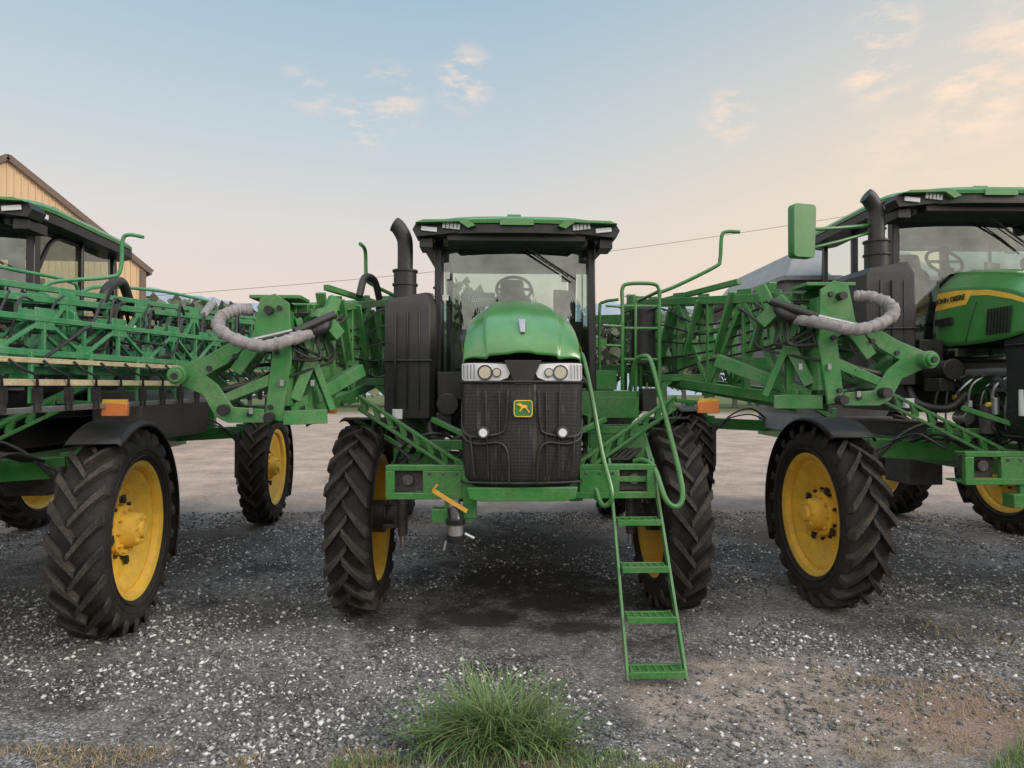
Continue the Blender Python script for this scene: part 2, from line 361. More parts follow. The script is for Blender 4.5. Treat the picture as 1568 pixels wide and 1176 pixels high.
def exhaust():
    p=Part()
    x,y=-1.22,.2
    p.tube([(x,y,3.15),(x,y,3.62)],.125,24); p.tube([(x,y,3.6),(x,y,3.64),(x,y,3.9),(x-.02,y,4.0),(x-.08,y,4.10),(x-.12,y,4.13)],lambda t:.085 if t>.05 else .1,20,4)
    p.tube([(x,y,3.45),(x,y,3.47)],.14,24); p.tube([(x,y,3.60),(x,y,3.62)],.14,24)
    q=Part()
    q.loft([[(-1.42,.05,z),(-.93,-.02,z),(-.88,.05,z),(-.88,.75,z),(-1.42,.75,z),(-1.45,.4,z)] for z in (2.0,2.5,3.22)]+[[(-1.36,.1,3.30),(-.98,.05,3.36),(-.93,.1,3.36),(-.93,.7,3.36),(-1.36,.7,3.30),(-1.38,.4,3.30)]],True,True)
    for k in range(3): q.beam((-1.30+.13*k,.0,2.1),(-1.30+.13*k,.0,3.15),.015,.03)
    q.beam((-1.42,.03,2.62),(-.9,-.04,2.62),.02,.02)
    q.cyl((-.72,-.30,2.16),(-.72,.05,2.16),.10,20); q.cyl((-.72,-.32,2.16),(-.72,-.29,2.16),.112,20); q.box((-.76,-.15,2.0),(.16,.25,.14)); q.box((-.72,.15,2.35),(.26,.25,.3))
    q.tube([(-.95,.1,2.0),(-.9,.0,1.8),(-.7,-.2,1.75),(-.5,-.2,1.9)],.045,12,4)
    return p.mesh('exhaust_stack',BLACK),q.mesh('filter_housing',BLACK)
def chassis(track):
    g=Part(); d=Part(); am=Part(); h=Part(); wh=Part(); y=Part(); stl=Part()
    hb=5.1; k0=track/1.75
    for s in(-1,1):
        g.beam((s*.42,-.95,1.48),(s*.42,5.4,1.48),.10,.26)
        for yy in(0,hb):
            g.beam((s*.3,yy,1.52),(s*(track-.42),yy,1.58),.24,.20)
            g.beam((s*(track-.40),yy,1.72),(s*(track-.40),yy,1.15),.16,.20)
            d.beam((s*(track-.35),yy,1.55),(s*(track-.35),yy,.98),.12,.16)
            d.cyl((s*(track-.43),yy-.17,1.6),(s*(track-.43),yy-.17,.80),.05,14)
            stl.cyl((s*(track-.43),yy-.17,1.2),(s*(track-.43),yy-.17,.68),.026,12)
            d.beam((s*(track-.40),yy,.965),(s*(track-.12),yy,.965),.20,.22)
            g.beam((s*(track-.1),yy,1.62),(s*(track-.1),yy,2.0),.05,.05); g.beam((s*(track-.42),yy,1.68),(s*(track+.1),yy,2.0),.06,.05)
            h.tube([(s*.4,yy-.1,1.6),(s*.8,yy-.2,1.85),(s*1.2,yy-.15,1.7),(s*(track-.3),yy-.1,1.2)],.018,6,5)
            h.tube([(s*.4,yy-.05,1.6),(s*.9,yy-.22,1.75),(s*(track-.35),yy-.2,1.5),(s*(track-.25),yy-.1,1.0)],.014,6,5)
        A=Vector((s*1.60,-.40,2.18)); B=Vector((s*.50,-.80,1.52))
        for off in(.06,-.06): g.beam(A+Vector((0,0,off)),B+Vector((0,0,off)),.05,.032)
        for k in range(8):
            q=A.lerp(B,(k+.3)/8); g.beam(q+Vector((0,0,.065)),q+Vector((-s*.03,0,-.065)),.04,.06)
        g.beam((s*.85,-.6,2.02),(s*.45,-.8,1.85),.05,.05)
        xa=s*2.0*k0**.5
        g.beam((s*1.60,-.42,2.20),(xa,-.35,2.17),.05,.04)
        am.box((xa,-.44,2.13),(.22,.05,.12)); y.box((xa,-.44,2.205),(.20,.04,.03))
    for s in(-1,1):
        g.box((s*.81,-1.12,1.61),(.80,.05,.05)); g.box((s*.81,-1.12,1.36),(.80,.05,.06))
        g.box((s*1.17,-1.12,1.485),(.08,.05,.20)); g.box((s*.70,-1.12,1.485),(.36,.05,.20))
        g.box((s*1.0,-1.06,1.62),(.42,.12,.02)); g.box((s*.95,-.98,1.35),(.5,.24,.02))
        d.cyl((s*1.02,-1.11,1.50),(s*1.02,-1.05,1.50),.05,12); d.box((s*1.02,-1.0,1.49),(.27,.1,.2))
        for k in range(3): d.cyl((s*(.58+.12*k),-1.155,1.56),(s*(.58+.12*k),-1.14,1.56),.014,8)
        g.beam((s*.5,-1.1,1.45),(s*.42,-.6,1.45),.12,.3)
    g.box((-.46,-1.15,1.38),(.12,.10,.42)); g.box((-.62,-1.12,1.19),(.36,.14,.12)); g.box((-.62,-1.10,1.28),(.14,.05,.12))
    g.prism([(-.48,1.46),(.48,1.46),(.46,1.36),(.36,1.34),(-.36,1.34),(-.46,1.36)],(0,-1.30,0),(1,0,0),(0,0,1),.05)
    g.box((0,-.9,1.45),(.9,.5,.14)); g.box((0,0,1.5),(.9,.3,.25)); g.box((0,5.1,1.5),(.9,.3,.25)); g.box((0,2.6,1.5),(.9,.2,.2))
    g.beam((-1.0,-.35,1.75),(.3,-.35,1.75),.1,.1)
    g.box((0,-.35,2.12),(.5,1.1,.42)); g.box((0,-.30,1.85),(.38,.95,.2)); d.box((0,-.4,2.38),(.36,1.0,.12)); d.box((0,-.75,1.75),(.45,.6,.15))
    d.cyl((-.42,-.75,1.75),(-.42,-.75,2.1),.06,16); d.cyl((-.46,-.45,1.75),(-.46,-.45,2.05),.075,16); d.cyl((.42,-.5,1.75),(.42,-.5,2.1),.075,16)
    d.box((0,-1.15,1.95),(.9,.14,.9)); d.box((0,1.5,1.6),(.7,2.4,.35)); d.cyl((0,3.2,1.25),(0,4.6,1.25),.22,20); d.box((0,2.2,1.2),(.5,.8,.35)); d.box((-.3,1.0,1.2),(.4,.5,.3))
    wh.cyl((-.50,-.95,1.95),(-.50,-.95,2.2),.045,14); wh.box((-.50,-.22,2.05),(.02,.10,.07))
    rnd=random.Random(3)
    for k in range(38):
        x0=rnd.choice((-1,1))*rnd.uniform(.3,.52); y0=rnd.uniform(-1,.3); z0=rnd.uniform(1.6,2.45)
        h.tube([(x0,y0,z0),(x0+rnd.uniform(-.1,.1),y0+rnd.uniform(-.2,.2),z0-rnd.uniform(.1,.3)),(x0*1.1,y0+rnd.uniform(-.4,.4),z0-.1),(x0*.9,y0+rnd.uniform(-.5,.5),1.6)],rnd.choice((.010,.014,.02)),6,4)
    for k in range(14):
        s=rnd.choice((-1,1))
        x0=s*rnd.uniform(.45,1.0); h.tube([(x0,-.5,1.7),(x0+.1*s,-.6,1.62),(x0+.3*s,-.5,1.75),(x0+.4*s,-.2,1.65)],.014,6,4)
    for s in(-1,1):
        for k in range(8):
            yk=-1.0+.17*k; stl.tube([(s*.34,yk,2.36),(s*.49,yk+.05,2.25-.05*(k%2)),(s*.50,yk+.1,1.95+.08*(k%3)),(s*.42,yk+.2,1.8)],.010+.005*(k%3),8,4)
        stl.box((s*.40,-.62,2.24),(.14,.24,.12)); stl.cyl((s*.47,-.2,1.90),(s*.47,-.02,1.90),.065,16); stl.cyl((s*.33,-.95,2.22),(s*.52,-.95,2.22),.06,16)
        stl.cyl((s*.40,-.75,2.38),(s*.40,-.1,2.38),.045,12); stl.cyl((s*.50,-.60,1.95),(s*.50,-.60,2.12),.035,12)
        y.cyl((s*.52,-.55,2.05),(s*.55,-.55,2.05),.025,10); y.box((s*.52,-.05,2.12),(.02,.05,.05))
    wh.box((-1.22,-.35,2.06),(.10,.04,.10))
    return [('frame',g.mesh('frame',GREEN),.006),('engine',d.mesh('engine',DARKM),.008),('marker_lights',am.mesh('marker_lights',AMBER),.008),
            ('hydraulic_hoses',h.mesh('hydraulic_hoses',BLACK),0),('fluid_bottle',wh.mesh('fluid_bottle',WHITE),.004),('reflectors',y.mesh('reflectors',YEL),0),('strut_rods',stl.mesh('strut_rods',STEEL),.004)]
def coupler():
    k=Part();s=Part();y=Part()
    k.tube([(-.60,-1.22,1.26),(-.58,-1.28,1.16),(-.58,-1.28,1.02)],.06,16,3)
    k.cyl((-.58,-1.28,1.14),(-.58,-1.28,1.19),.085,18); k.cyl((-.58,-1.28,.99),(-.58,-1.28,1.05),.078,18)
    s.cyl((-.58,-1.28,1.05),(-.58,-1.28,1.14),.066,18); s.tube([(-.66,-1.3,1.0),(-.68,-1.3,.92)],.012,6); s.tube([(-.5,-1.3,1.06),(-.42,-1.3,1.02)],.015,6)
    s.cyl((-.60,-1.22,1.24),(-.60,-1.22,1.34),.05,14)
    y.beam((-.78,-1.25,1.43),(-.60,-1.28,1.32),.012,.035); y.beam((-.60,-1.28,1.32),(-.48,-1.28,1.25),.012,.035); y.tube([(-.78,-1.25,1.43),(-.74,-1.26,1.48)],.010,6)
    return [('fill_coupler',k.mesh('fill_coupler',BLACKG),.003),('coupler_ring',s.mesh('coupler_ring',STEEL),0),('valve_lever',y.mesh('valve_lever',ORANGE),0)]
def tank():
    p=Part(); g=Part()
    sec=rounded([(-1.0,1.75),(-.75,1.55),(.75,1.55),(1.0,1.75),(1.1,2.6),(.85,3.1),(-.85,3.1),(-1.1,2.6)],.2)
    p.loft([[(x*k,y,(z-2.3)*k+2.3) for x,z in sec] for y,k in((2.45,.86),(2.55,1),(4.7,1),(4.85,.85))],True,True)
    for yy in(2.9,3.6,4.3): g.loft([[(x*1.01,yy+d,(z-2.3)*1.01+2.3) for x,z in sec] for d in(0,.07)],True)
    g.beam((-1.0,5.1,1.6),(-1.0,5.1,3.3),.12); g.beam((1.0,5.1,1.6),(1.0,5.1,3.3),.12); g.beam((-1.9,5.2,3.2),(1.9,5.2,3.2),.14); g.beam((-1.6,5.2,2.4),(1.6,5.2,2.4),.14)
    for s in(-1,1):
        g.beam((s*1.0,5.2,2.4),(s*1.6,5.2,3.2),.08)
        p.loft([[(s*.95,y,1.6),(s*1.45,y,1.68),(s*1.5,y,2.15),(s*1.40,y,2.3),(s*.95,y,2.3)] for y in(1.4,1.5,3.5,3.6)],True,True)
        g.beam((s*.8,2.4,2.35),(s*1.5,2.4,2.35),.1)
    return [('solution_tank',p.mesh('solution_tank',DTANK),.02),('tank_frame',g.mesh('tank_frame',GREEN),.006)]
def hopper():
    p=Part(); g=Part(); b=Part()
    def r(x,y0,y1,z): return [(-x,y0,z),(x,y0,z),(x,y1,z),(-x,y1,z)]
    p.loft([r(.45,2.9,5.3,1.8),r(1.15,2.55,5.7,3.2),r(1.22,2.5,5.8,3.95),r(1.25,2.45,5.85,4.0)],True,False)
    p.loft([r(1.22,2.5,5.8,3.95),r(.9,2.9,5.4,4.45),r(.2,3.4,4.9,4.62)],True,True)
    for yy in(3.0,3.7,4.4,5.1):
        for s in(-1,1): b.beam((s*.6,yy,2.0),(s*1.18,yy,3.2),.06); b.beam((s*1.19,yy,3.2),(s*1.25,yy,3.95),.06)
    b.beam((-1.25,2.44,3.96),(1.25,2.44,3.96),.07); b.beam((-1.27,2.45,3.96),(-1.27,5.85,3.96),.07)
    g.tube([(-1.25,3.2,3.75),(-1.7,2.9,3.75),(-2.5,2.6,3.45)],.09,14); g.beam((-1.6,2.8,3.7),(-2.4,2.6,3.3),.12,.10)
    g.box((-1.5,2.9,3.6),(.3,.3,.3))
    b.box((0,4,1.75),(1.0,2.6,.3))
    return [('spreader_hopper',p.mesh('spreader_hopper',GREY),.01),('hopper_ribs',b.mesh('hopper_ribs',GREY),.004),('auger_tube',g.mesh('auger_tube',DARKM),0)]

def truss(P,a,b,ha,hb,w,bays,c=.07,dd=.05,gus=.17):
    a=Vector(a);b=Vector(b); d=(b-a).normalized(); sx=Vector((d.y,-d.x,0)).normalized()*w/2
    Z=Vector((0,0,1))
    def pt(t,side,top): return a.lerp(b,t)+sx*side+(Z*(ha+(hb-ha)*t) if top else Z*0)
    for s in(-1,1):
        P.beam(pt(0,s,0),pt(1,s,0),c,c*1.15); P.beam(pt(0,s,1),pt(1,s,1),c,c)
        for i in range(bays+1):
            t=i/bays; P.beam(pt(t,s,0),pt(t,s,1),dd,dd*.8)
            if i<bays:
                t2=(i+1)/bays
                if i%2: P.beam(pt(t,s,0),pt(t2,s,1),dd*1.1,dd*.8)
                else: P.beam(pt(t,s,1),pt(t2,s,0),dd*1.1,dd*.8)
    for i in range(bays+1):
        t=i/bays; P.beam(pt(t,-1,0),pt(t,1,0),dd,dd); P.beam(pt(t,-1,1),pt(t,1,1),dd,dd)
        if i<bays: P.beam(pt(t,-1,1),pt((i+1)/bays,1,1),dd*.8,dd*.8)
    for i in range(0,bays+1):
        t=i/bays
        for s in(-1,1):
            q=pt(t,s*1.12,i%2==0); P.beam(q-d*gus*.6,q+d*gus*.6,.012,gus)
def boom_open(sg,shx,shz):
    G=Part();B=Part();Hs=Part();K=Part();C=Part()
    def m(x,y,z):
        t=max(0,(1.9-y)/3.25); return (sg*(x+shx*t),y,z+shz*t)
    truss(G,m(1.80,1.9,2.50),m(2.35,-1.15,2.22),1.0,.92,.30,5,.085,.07,.2)
    G.beam(m(1.70,1.9,2.72),m(2.2,-.9,2.55),.07,.12); G.beam(m(1.66,1.8,2.95),m(2.15,-.5,2.95),.05,.05)
    for k in range(5):
        y=1.6-.6*k; G.beam(m(1.66+.10*k,y,2.7),m(1.72+.10*k,y-.25,3.3),.09,.035)
    G.beam(m(1.55,1.9,3.40),m(2.2,-.2,3.45),.06); G.beam(m(1.0,2.2,3.3),m(2.0,1.9,3.3),.1,.12); G.beam(m(1.0,2.2,2.6),m(1.9,1.9,2.6),.1,.12)
    G.beam(m(1.7,1.6,2.35),m(1.7,1.6,3.55),.12,.12); G.beam(m(1.5,1.2,2.35),m(1.5,1.2,3.5),.07,.07)
    G.beam(m(1.0,.6,1.7),m(1.75,.6,2.45),.08,.08); G.beam(m(1.6,.6,2.45),m(2.2,.6,2.45),.1,.08)
    def plate(poly,y,th=.03):
        P=[m(x,y,z) for x,z in poly]; k=len(P); A=[(p[0],p[1]-th/2,p[2]) for p in P]; Q=[(p[0],p[1]+th/2,p[2]) for p in P]
        G.add(A+Q,[tuple(range(k))[::-1],tuple(range(k,2*k))]+[(i,(i+1)%k,(i+1)%k+k,i+k) for i in range(k)])
    for y in(-1.22,-1.5):
        plate([(2.30,3.16),(2.42,3.24),(2.54,3.20),(2.60,2.90),(2.78,2.62),(2.70,2.56),(2.52,2.80),(2.44,2.75),(2.50,2.20),(2.36,2.18),(2.28,2.7)],y)
        plate([(2.60,2.86),(2.70,2.88),(2.98,2.72),(3.18,2.64),(3.25,2.58),(3.18,2.48),(3.0,2.40),(2.9,2.22),(2.80,2.17),(2.5,2.17),(2.5,2.28),(2.76,2.30),(2.88,2.48),(2.98,2.56),(2.80,2.66)],y-.005)
        plate([(2.40,2.60),(2.85,2.40),(2.85,2.32),(2.40,2.50)],y+.008)
    for pt in((2.38,3.12),(2.45,2.3),(2.62,2.24),(2.74,2.72),(2.95,2.62),(2.40,2.75)):
        K.cyl(m(pt[0],-1.535,pt[1]),m(pt[0],-1.51,pt[1]),.022,10)
    G.cyl(m(3.19,-1.60,2.56),m(3.19,-1.1,2.56),.075,18); G.cyl(m(3.19,-1.63,2.56),m(3.19,-1.59,2.56),.055,18); K.cyl(m(3.19,-1.645,2.56),m(3.19,-1.62,2.56),.026,10); K.cyl(m(2.82,-1.60,2.28),m(2.82,-1.1,2.28),.045,16); K.cyl(m(2.45,-1.6,2.22),m(2.45,-1.1,2.22),.04,16); K.cyl(m(2.46,-1.58,3.10),m(2.46,-1.1,3.10),.035,16)
    G.beam(m(2.20,-1.35,3.21),m(2.62,-1.36,3.21),.30,.03); G.beam(m(2.1,-1.35,3.1),m(1.95,-1.2,2.9),.12,.12)
    G.beam(m(2.35,-1.36,2.3),m(2.35,-1.36,3.1),.10,.24); G.beam(m(2.45,-1.36,2.21),m(2.85,-1.36,2.21),.26,.05); G.beam(m(2.66,-1.36,2.85),m(3.1,-1.36,2.64),.20,.03)
    G.beam(m(1.98,-1.1,3.25),m(2.3,-1.35,2.35),.08,.10); G.beam(m(1.80,-.6,2.6),m(2.35,-1.3,2.25),.10,.12); G.beam(m(2.05,-1.2,2.2),m(2.4,-1.35,2.2),.22,.12)
    G.beam(m(2.0,-1.15,2.25),m(2.28,-1.3,3.05),.08,.06)
    K.cyl(m(1.95,-1.35,3.08),m(2.25,-1.55,2.92),.035,14); C.cyl(m(2.2,-1.5,2.95),m(2.6,-1.55,2.85),.02,10); K.cyl(m(2.6,-1.45,2.5),m(3.0,-1.45,2.4),.03,12); C.cyl(m(2.3,-1.45,2.56),m(2.62,-1.45,2.49),.016,12)
    for k in range(4): C.box(m(2.10+.25*k,-1.54,2.27 if k>1 else 2.5),(.03,.03,.05))
    rnd=random.Random(5)
    for k in range(16):
        x0=rnd.uniform(1.9,2.3); y0=rnd.uniform(-1.3,-.6)
        K.tube([m(x0,y0,3.1),m(x0+.15,y0-.1,2.95+rnd.uniform(-.1,.1)),m(x0+.1,y0-.2,2.7),m(x0+.4,-1.5,2.6+rnd.uniform(-.2,.3))],.012,6,4)
    for k in range(5):
        K.tube([m(1.6,1.8,2.6+.2*k),m(1.75,.9,2.5+.2*k),m(1.95,.1,2.62+.1*k),m(2.15,-.9,2.7+.1*k)],.012,6,4)
    Hs.tube([m(2.14,-1.42,2.92),m(2.25,-1.62,2.86),m(2.45,-1.70,2.80),m(2.66,-1.70,2.84),m(2.82,-1.66,2.93),m(2.84,-1.58,3.03),m(2.74,-1.5,3.10),m(2.62,-1.45,3.11)],lambda t:.050+.003*math.sin(t*61)+.004*math.sin(t*143+1)+.003*math.sin(t*230),14,14)
    K.tube([m(2.02,-1.35,3.02),m(2.04,-1.40,2.96),m(2.15,-1.43,2.92)],.050,12,4)
    for q in(.1,.9): pass
    B.beam(m(1.85,1.6,2.42),m(2.3,-.9,2.15),.04,.04)
    if sg>0: G.tube([m(1.55,.4,3.42),m(1.75,.35,3.50),m(2.15,.3,3.70),m(2.21,.3,3.78),m(2.23,.3,4.04),m(2.28,.3,4.10),m(2.44,.3,4.10)],.022,8,4)
    else:
        G.tube([m(1.35,.6,3.38),m(1.5,.6,3.44),m(1.78,.4,3.56),m(1.84,.4,3.64),m(1.85,.4,3.90),m(1.86,.3,3.96),m(1.88,.1,3.96)],.022,8,4)
        K.tube([m(1.9,.2,3.4),m(1.85,.3,3.62),m(1.75,.4,3.60),m(1.7,.5,3.4)],.04,10,5)
    return [('boom_frame',G.mesh('boom_frame',GREENB),.005),('boom_bar',B.mesh('boom_bar',GREENB),0),('boom_hose',Hs.mesh('boom_hose',HOSE,70),0),('boom_hydraulics',K.mesh('boom_hydraulics',BLACK),0),('boom_fittings',C.mesh('boom_fittings',STEEL),0)]
def boom_stowed(sg):
    G=Part();B=Part();K=Part();H=Part(); RB=Part()
    def m(x,y,z):
        t=min(1,max(0,(3-y)/4.9)); return (sg*x,y,z-.30*t*max(0,(z-2.35)))
    truss(G,m(2.25,5.0,2.55),m(1.25,-1.9,2.50),.85,.56,.26,13,.06,.045)
    truss(G,m(2.55,4.4,2.62),m(1.62,-1.9,2.70),.36,.26,.14,14,.045,.032)
    G.beam(m(2.3,5.0,3.48),m(1.35,-1.9,3.45),.06,.05)
    # spray bars one above the other on the outboard face
    B.beam(m(2.72,4.2,2.24),m(1.80,-1.9,2.14),.03,.045); RB.beam(m(2.72,4.2,2.40),m(1.80,-1.9,2.36),.03,.05)
    RB.beam(m(2.72,4.3,2.58),m(1.80,-1.9,2.60),.025,.04)
    rnd=random.Random(11)
    for k in range(20):
        t=k/19; x=2.75-.92*t; y=4.2-6.1*t
        K.box(m(x,y,2.30-.04*t),(.05,.05,.12)); K.cyl(m(x,y,2.19-.06*t),m(x,y,2.26-.06*t),.028,8)
        K.tube([m(x,y,2.34),m(x+.02,y-.06,2.44),m(x,y-.18,2.50),m(x-.05,y-.25,2.6)],.010,6,3)
        if k%2: G.beam(m(x-.05,y,2.2),m(x-.05,y,2.68),.03,.03)
    for k in range(46):
        y0=rnd.uniform(-1.7,4); x0=1.45+.13*y0+rnd.uniform(.0,.42)
        K.tube([m(x0,y0,3.2+rnd.uniform(-.1,.2)),m(x0+.05,y0-.25,3.2+rnd.uniform(-.3,.2)),m(x0+.1,y0-.5,2.8+rnd.uniform(-.2,.2)),m(x0,y0-.9,2.7+rnd.uniform(-.2,.3))],rnd.choice((.010,.014,.02)),6,4)
    for k in range(4):
        K.tube([m(2.3,4.8,2.9+.1*k),m(1.9,2.4,2.8+.12*k),m(1.6,.3,2.95+.1*k),m(1.4,-1.8,2.85+.1*k)],.018,6,5)
    K.tube([m(1.6,.9,3.35),m(1.62,.7,3.60),m(1.65,.5,3.62),m(1.65,.3,3.5),m(1.62,.2,3.2)],.05,10,5)
    H.tube([m(1.9,2.6,3.35),m(1.95,2.4,3.5),m(1.98,2.2,3.46),m(1.95,2.0,3.3)],.05,10,5)
    G.tube([(sg*1.25,-.1,3.25),(sg*1.35,.0,3.34),(sg*1.7,.2,3.42),(sg*1.80,.25,3.5),(sg*1.82,.25,3.80),(sg*1.88,.25,3.86),(sg*2.02,.25,3.84)],.020,8,4)
    G.tube([(sg*1.2,.6,3.30),(sg*1.25,1.0,3.45),(sg*1.5,2.0,3.55),(sg*1.9,2.6,3.5)],.02,8,4)
    G.tube([(sg*1.1,-.6,3.1),(sg*1.15,-.6,3.35),(sg*1.2,-.3,3.38),(sg*1.3,.4,3.38),(sg*1.3,.4,3.1)],.018,8,3)
    K.tube([(sg*2.25,4.9,3.4),(sg*2.25,4.9,3.85),(sg*2.2,4.9,3.9)],.03,8,3)
    for y in(-.9,.4,3.0): G.beam(m(.5,y,1.9) if y<2 else m(1.0,y,2.3),m(1.6+.13*y,y,2.5),.08,.08)
    for y in(-.3,2.3): G.prism([(1.25+.13*y,2.5),(1.75+.13*y,2.45),(1.72+.13*y,3.0),(1.45+.13*y,3.2),(1.3+.13*y,3.15)],(0,y,0),(sg,0,0),(0,0,1),.04)
    return [('boom_frame',G.mesh('boom_frame',GREENT),.004),('nozzle_bar',B.mesh('nozzle_bar',STEEL),.004),('spray_bar',RB.mesh('spray_bar',RUST),.004),('boom_hoses',K.mesh('boom_hoses',BLACK),0),('boom_hose',H.mesh('boom_hose',HOSE),0)]
def access():
    G=Part(); T=Part(); K=Part()
    cx=1.02
    zs=[.10,.45,.80,1.15,1.50]; ys=[-1.86,-1.66,-1.46,-1.25,-1.03]; hw=[.215,.20,.195,.19,.18]
    for s in(-1,1): G.beam((cx+s*.23,-1.90,.04),(cx+s*.20,-.95,1.66),.022,.065)
    for z,y,h in zip(zs,ys,hw):
        G.box((cx,y-.07,z),(h*2,.025,.05)); G.box((cx,y+.07,z),(h*2,.025,.05))
        for k in range(7): T.beam((cx-h+.02+k*(2*h-.04)/6,y-.06,z+.012),(cx-h+.02+k*(2*h-.04)/6,y+.06,z+.012),.014,.02)
        for k in range(2): T.beam((cx-h,y-.02+.04*k,z+.008),(cx+h,y-.02+.04*k,z+.008),.012,.016)
    def grate(x0,x1,y0,y1,z):
        G.box(((x0+x1)/2,y0,z-.02),(x1-x0,.03,.07)); G.box(((x0+x1)/2,y1,z-.02),(x1-x0,.03,.07)); G.box((x0,(y0+y1)/2,z-.02),(.03,y1-y0,.07)); G.box((x1,(y0+y1)/2,z-.02),(.03,y1-y0,.07))
        n=int((x1-x0)/.04)
        for k in range(1,n): T.beam((x0+k*(x1-x0)/n,y0,z),(x0+k*(x1-x0)/n,y1,z),.012,.02)
        for k in range(1,4): T.beam((x0,y0+k*(y1-y0)/4,z-.004),(x1,y0+k*(y1-y0)/4,z-.004),.012,.016)
    grate(.68,1.24,-.55,-.20,1.93); grate(.66,1.26,-.1,.9,2.28); grate(.92,1.65,.2,2.2,2.28)
    G.box((.98,-.12,2.12),(.62,.03,.22)); G.box((.98,-.54,1.76),(.56,.03,.24)); G.box((.70,-.35,1.75),(.03,.4,.6)); G.box((1.25,-.35,1.72),(.03,.4,.5))
    G.beam((.70,-.9,1.42),(.70,-.2,1.95),.05,.08); G.beam((1.28,-.9,1.42),(1.28,-.2,1.95),.05,.08)
    G.box((1.0,-.75,1.55),(.5,.3,.05)); G.box((1.0,-.9,1.45),(.55,.03,.12)); G.beam((.45,-.7,1.5),(1.3,-.7,1.5),.1,.12)
    G.box((.98,.55,2.42),(.36,.3,.22)); G.beam((.62,-.3,1.6),(.62,-.3,2.3),.06,.06)
    G.tube([(.64,-.55,2.62),(.60,-.62,2.66),(.62,-.72,2.60),(.66,-.95,2.25),(.72,-1.15,1.75),(.78,-1.30,1.42),(.76,-1.30,1.32),(.70,-1.25,1.30),(.66,-1.1,1.45),(.60,-1.0,1.62)],.022,10,5)
    G.tube([(1.16,-.30,2.30),(1.18,-.45,2.58),(1.24,-.55,2.64),(1.30,-.62,2.58),(1.34,-.85,2.2),(1.40,-1.15,1.65),(1.42,-1.25,1.38),(1.36,-1.28,1.28),(1.27,-1.25,1.34),(1.20,-1.12,1.60),(1.12,-1.0,1.66),(1.05,-.95,1.64)],.024,10,5)
    for x,y in((1.20,.28),(1.62,.28),(1.62,1.2),(1.62,2.1)): G.tube([(x,y,2.3),(x,y,3.4)],.022,8)
    G.tube([(1.20,.28,3.3),(1.20,.28,3.44),(1.27,.28,3.5),(1.55,.28,3.5),(1.62,.28,3.43),(1.62,.28,3.3)],.022,8,4)
    G.tube([(1.62,.28,3.42),(1.62,1.2,3.45),(1.62,2.1,3.42)],.022,8)
    for z in(2.65,3.0,3.25): G.tube([(1.20,.28,z),(1.62,.28,z),(1.62,2.1,z)],.016,8)
    G.tube([(1.35,.28,2.3),(1.35,.28,3.28)],.016,8); G.tube([(.98,.5,2.35),(.98,.5,3.2),(1.02,.5,3.32),(1.18,.4,3.34)],.018,8,3)
    for k in range(3): G.tube([(1.0,.2,2.8+.22*k),(1.2,.28,2.8+.22*k)],.014,8)
    K.cyl((1.50,.55,2.6),(1.50,.55,3.25),.14,18); K.box((1.45,.15,2.2),(.16,.2,.25))
    K.tube([(.62,.2,2.5),(.75,.1,2.4),(.9,.0,2.0),(.8,-.2,1.7)],.03,8,4)
    return [('access_ladder',G.mesh('access_ladder',GREEN),.004),('step_treads',T.mesh('step_treads',GREEN),0),('canister',K.mesh('canister',BLACK),.01)]
def sx_(yy,z):
    for i in range(len(HDATA)-1):
        a,b=HDATA[i],HDATA[i+1]
        if a[0]<=yy<=b[0]:
            f=(yy-a[0])/(b[0]-a[0]); hb,zb,hs,zs=[a[j]+(b[j]-a[j])*f for j in(1,2,3,4)]
            return hb+(hs-hb)*max(0,min(1,(z-zb)/(zs-zb)))+.008
    return .55
def hoodside():
    y=Part();k=Part()
    for s in(-1,1):
        y.loft([[(s*sx_(yy,z1),yy,z1),(s*sx_(yy,(z1+z0)/2),yy,(z0+z1)/2),(s*sx_(yy,z0),yy,z0)] for yy,z0,z1 in((.29,2.84,3.04),(.0,2.85,3.03),(-.20,2.855,3.01),(-.25,2.94,3.00),(-.5,2.91,2.965),(-.8,2.83,2.88),(-1.05,2.74,2.78),(-1.25,2.63,2.66))])
        for j in range(8): k.beam((s*.552,-.55-.04*j,2.50),(s*.530,-.55-.04*j,2.76),.012,.018)
        k.box((s*.545,.08,2.70),(.02,.26,.07))
        k.tube([(s*sx_(-.25,2.45),-.25,2.45),(s*sx_(-.3,2.7),-.3,2.7),(s*sx_(-.35,2.86),-.35,2.86)],.004,5)
    return y.mesh('hood_stripe',YEL),k.mesh('hood_vents',BLACK)

P1=hood();P2=nose();P3=noseframe();P4=lamps();P5=badge();P6=cab();P7=exhaust();P8=coupler();P9=tank();P10=hopper();P11=hoodside()
def text_mesh(s,size,mat):
    c=bpy.data.curves.new('t','FONT'); c.body=s; c.size=size; c.extrude=.002; c.offset=.0015; c.align_x='CENTER'; c.align_y='CENTER'
    o=bpy.data.objects.new('t',c); scene.collection.objects.link(o)
    dg=bpy.context.evaluated_depsgraph_get(); me=bpy.data.meshes.new_from_object(o.evaluated_get(dg)); bpy.data.objects.remove(o)
    me.materials.clear(); me.materials.append(mat); return me

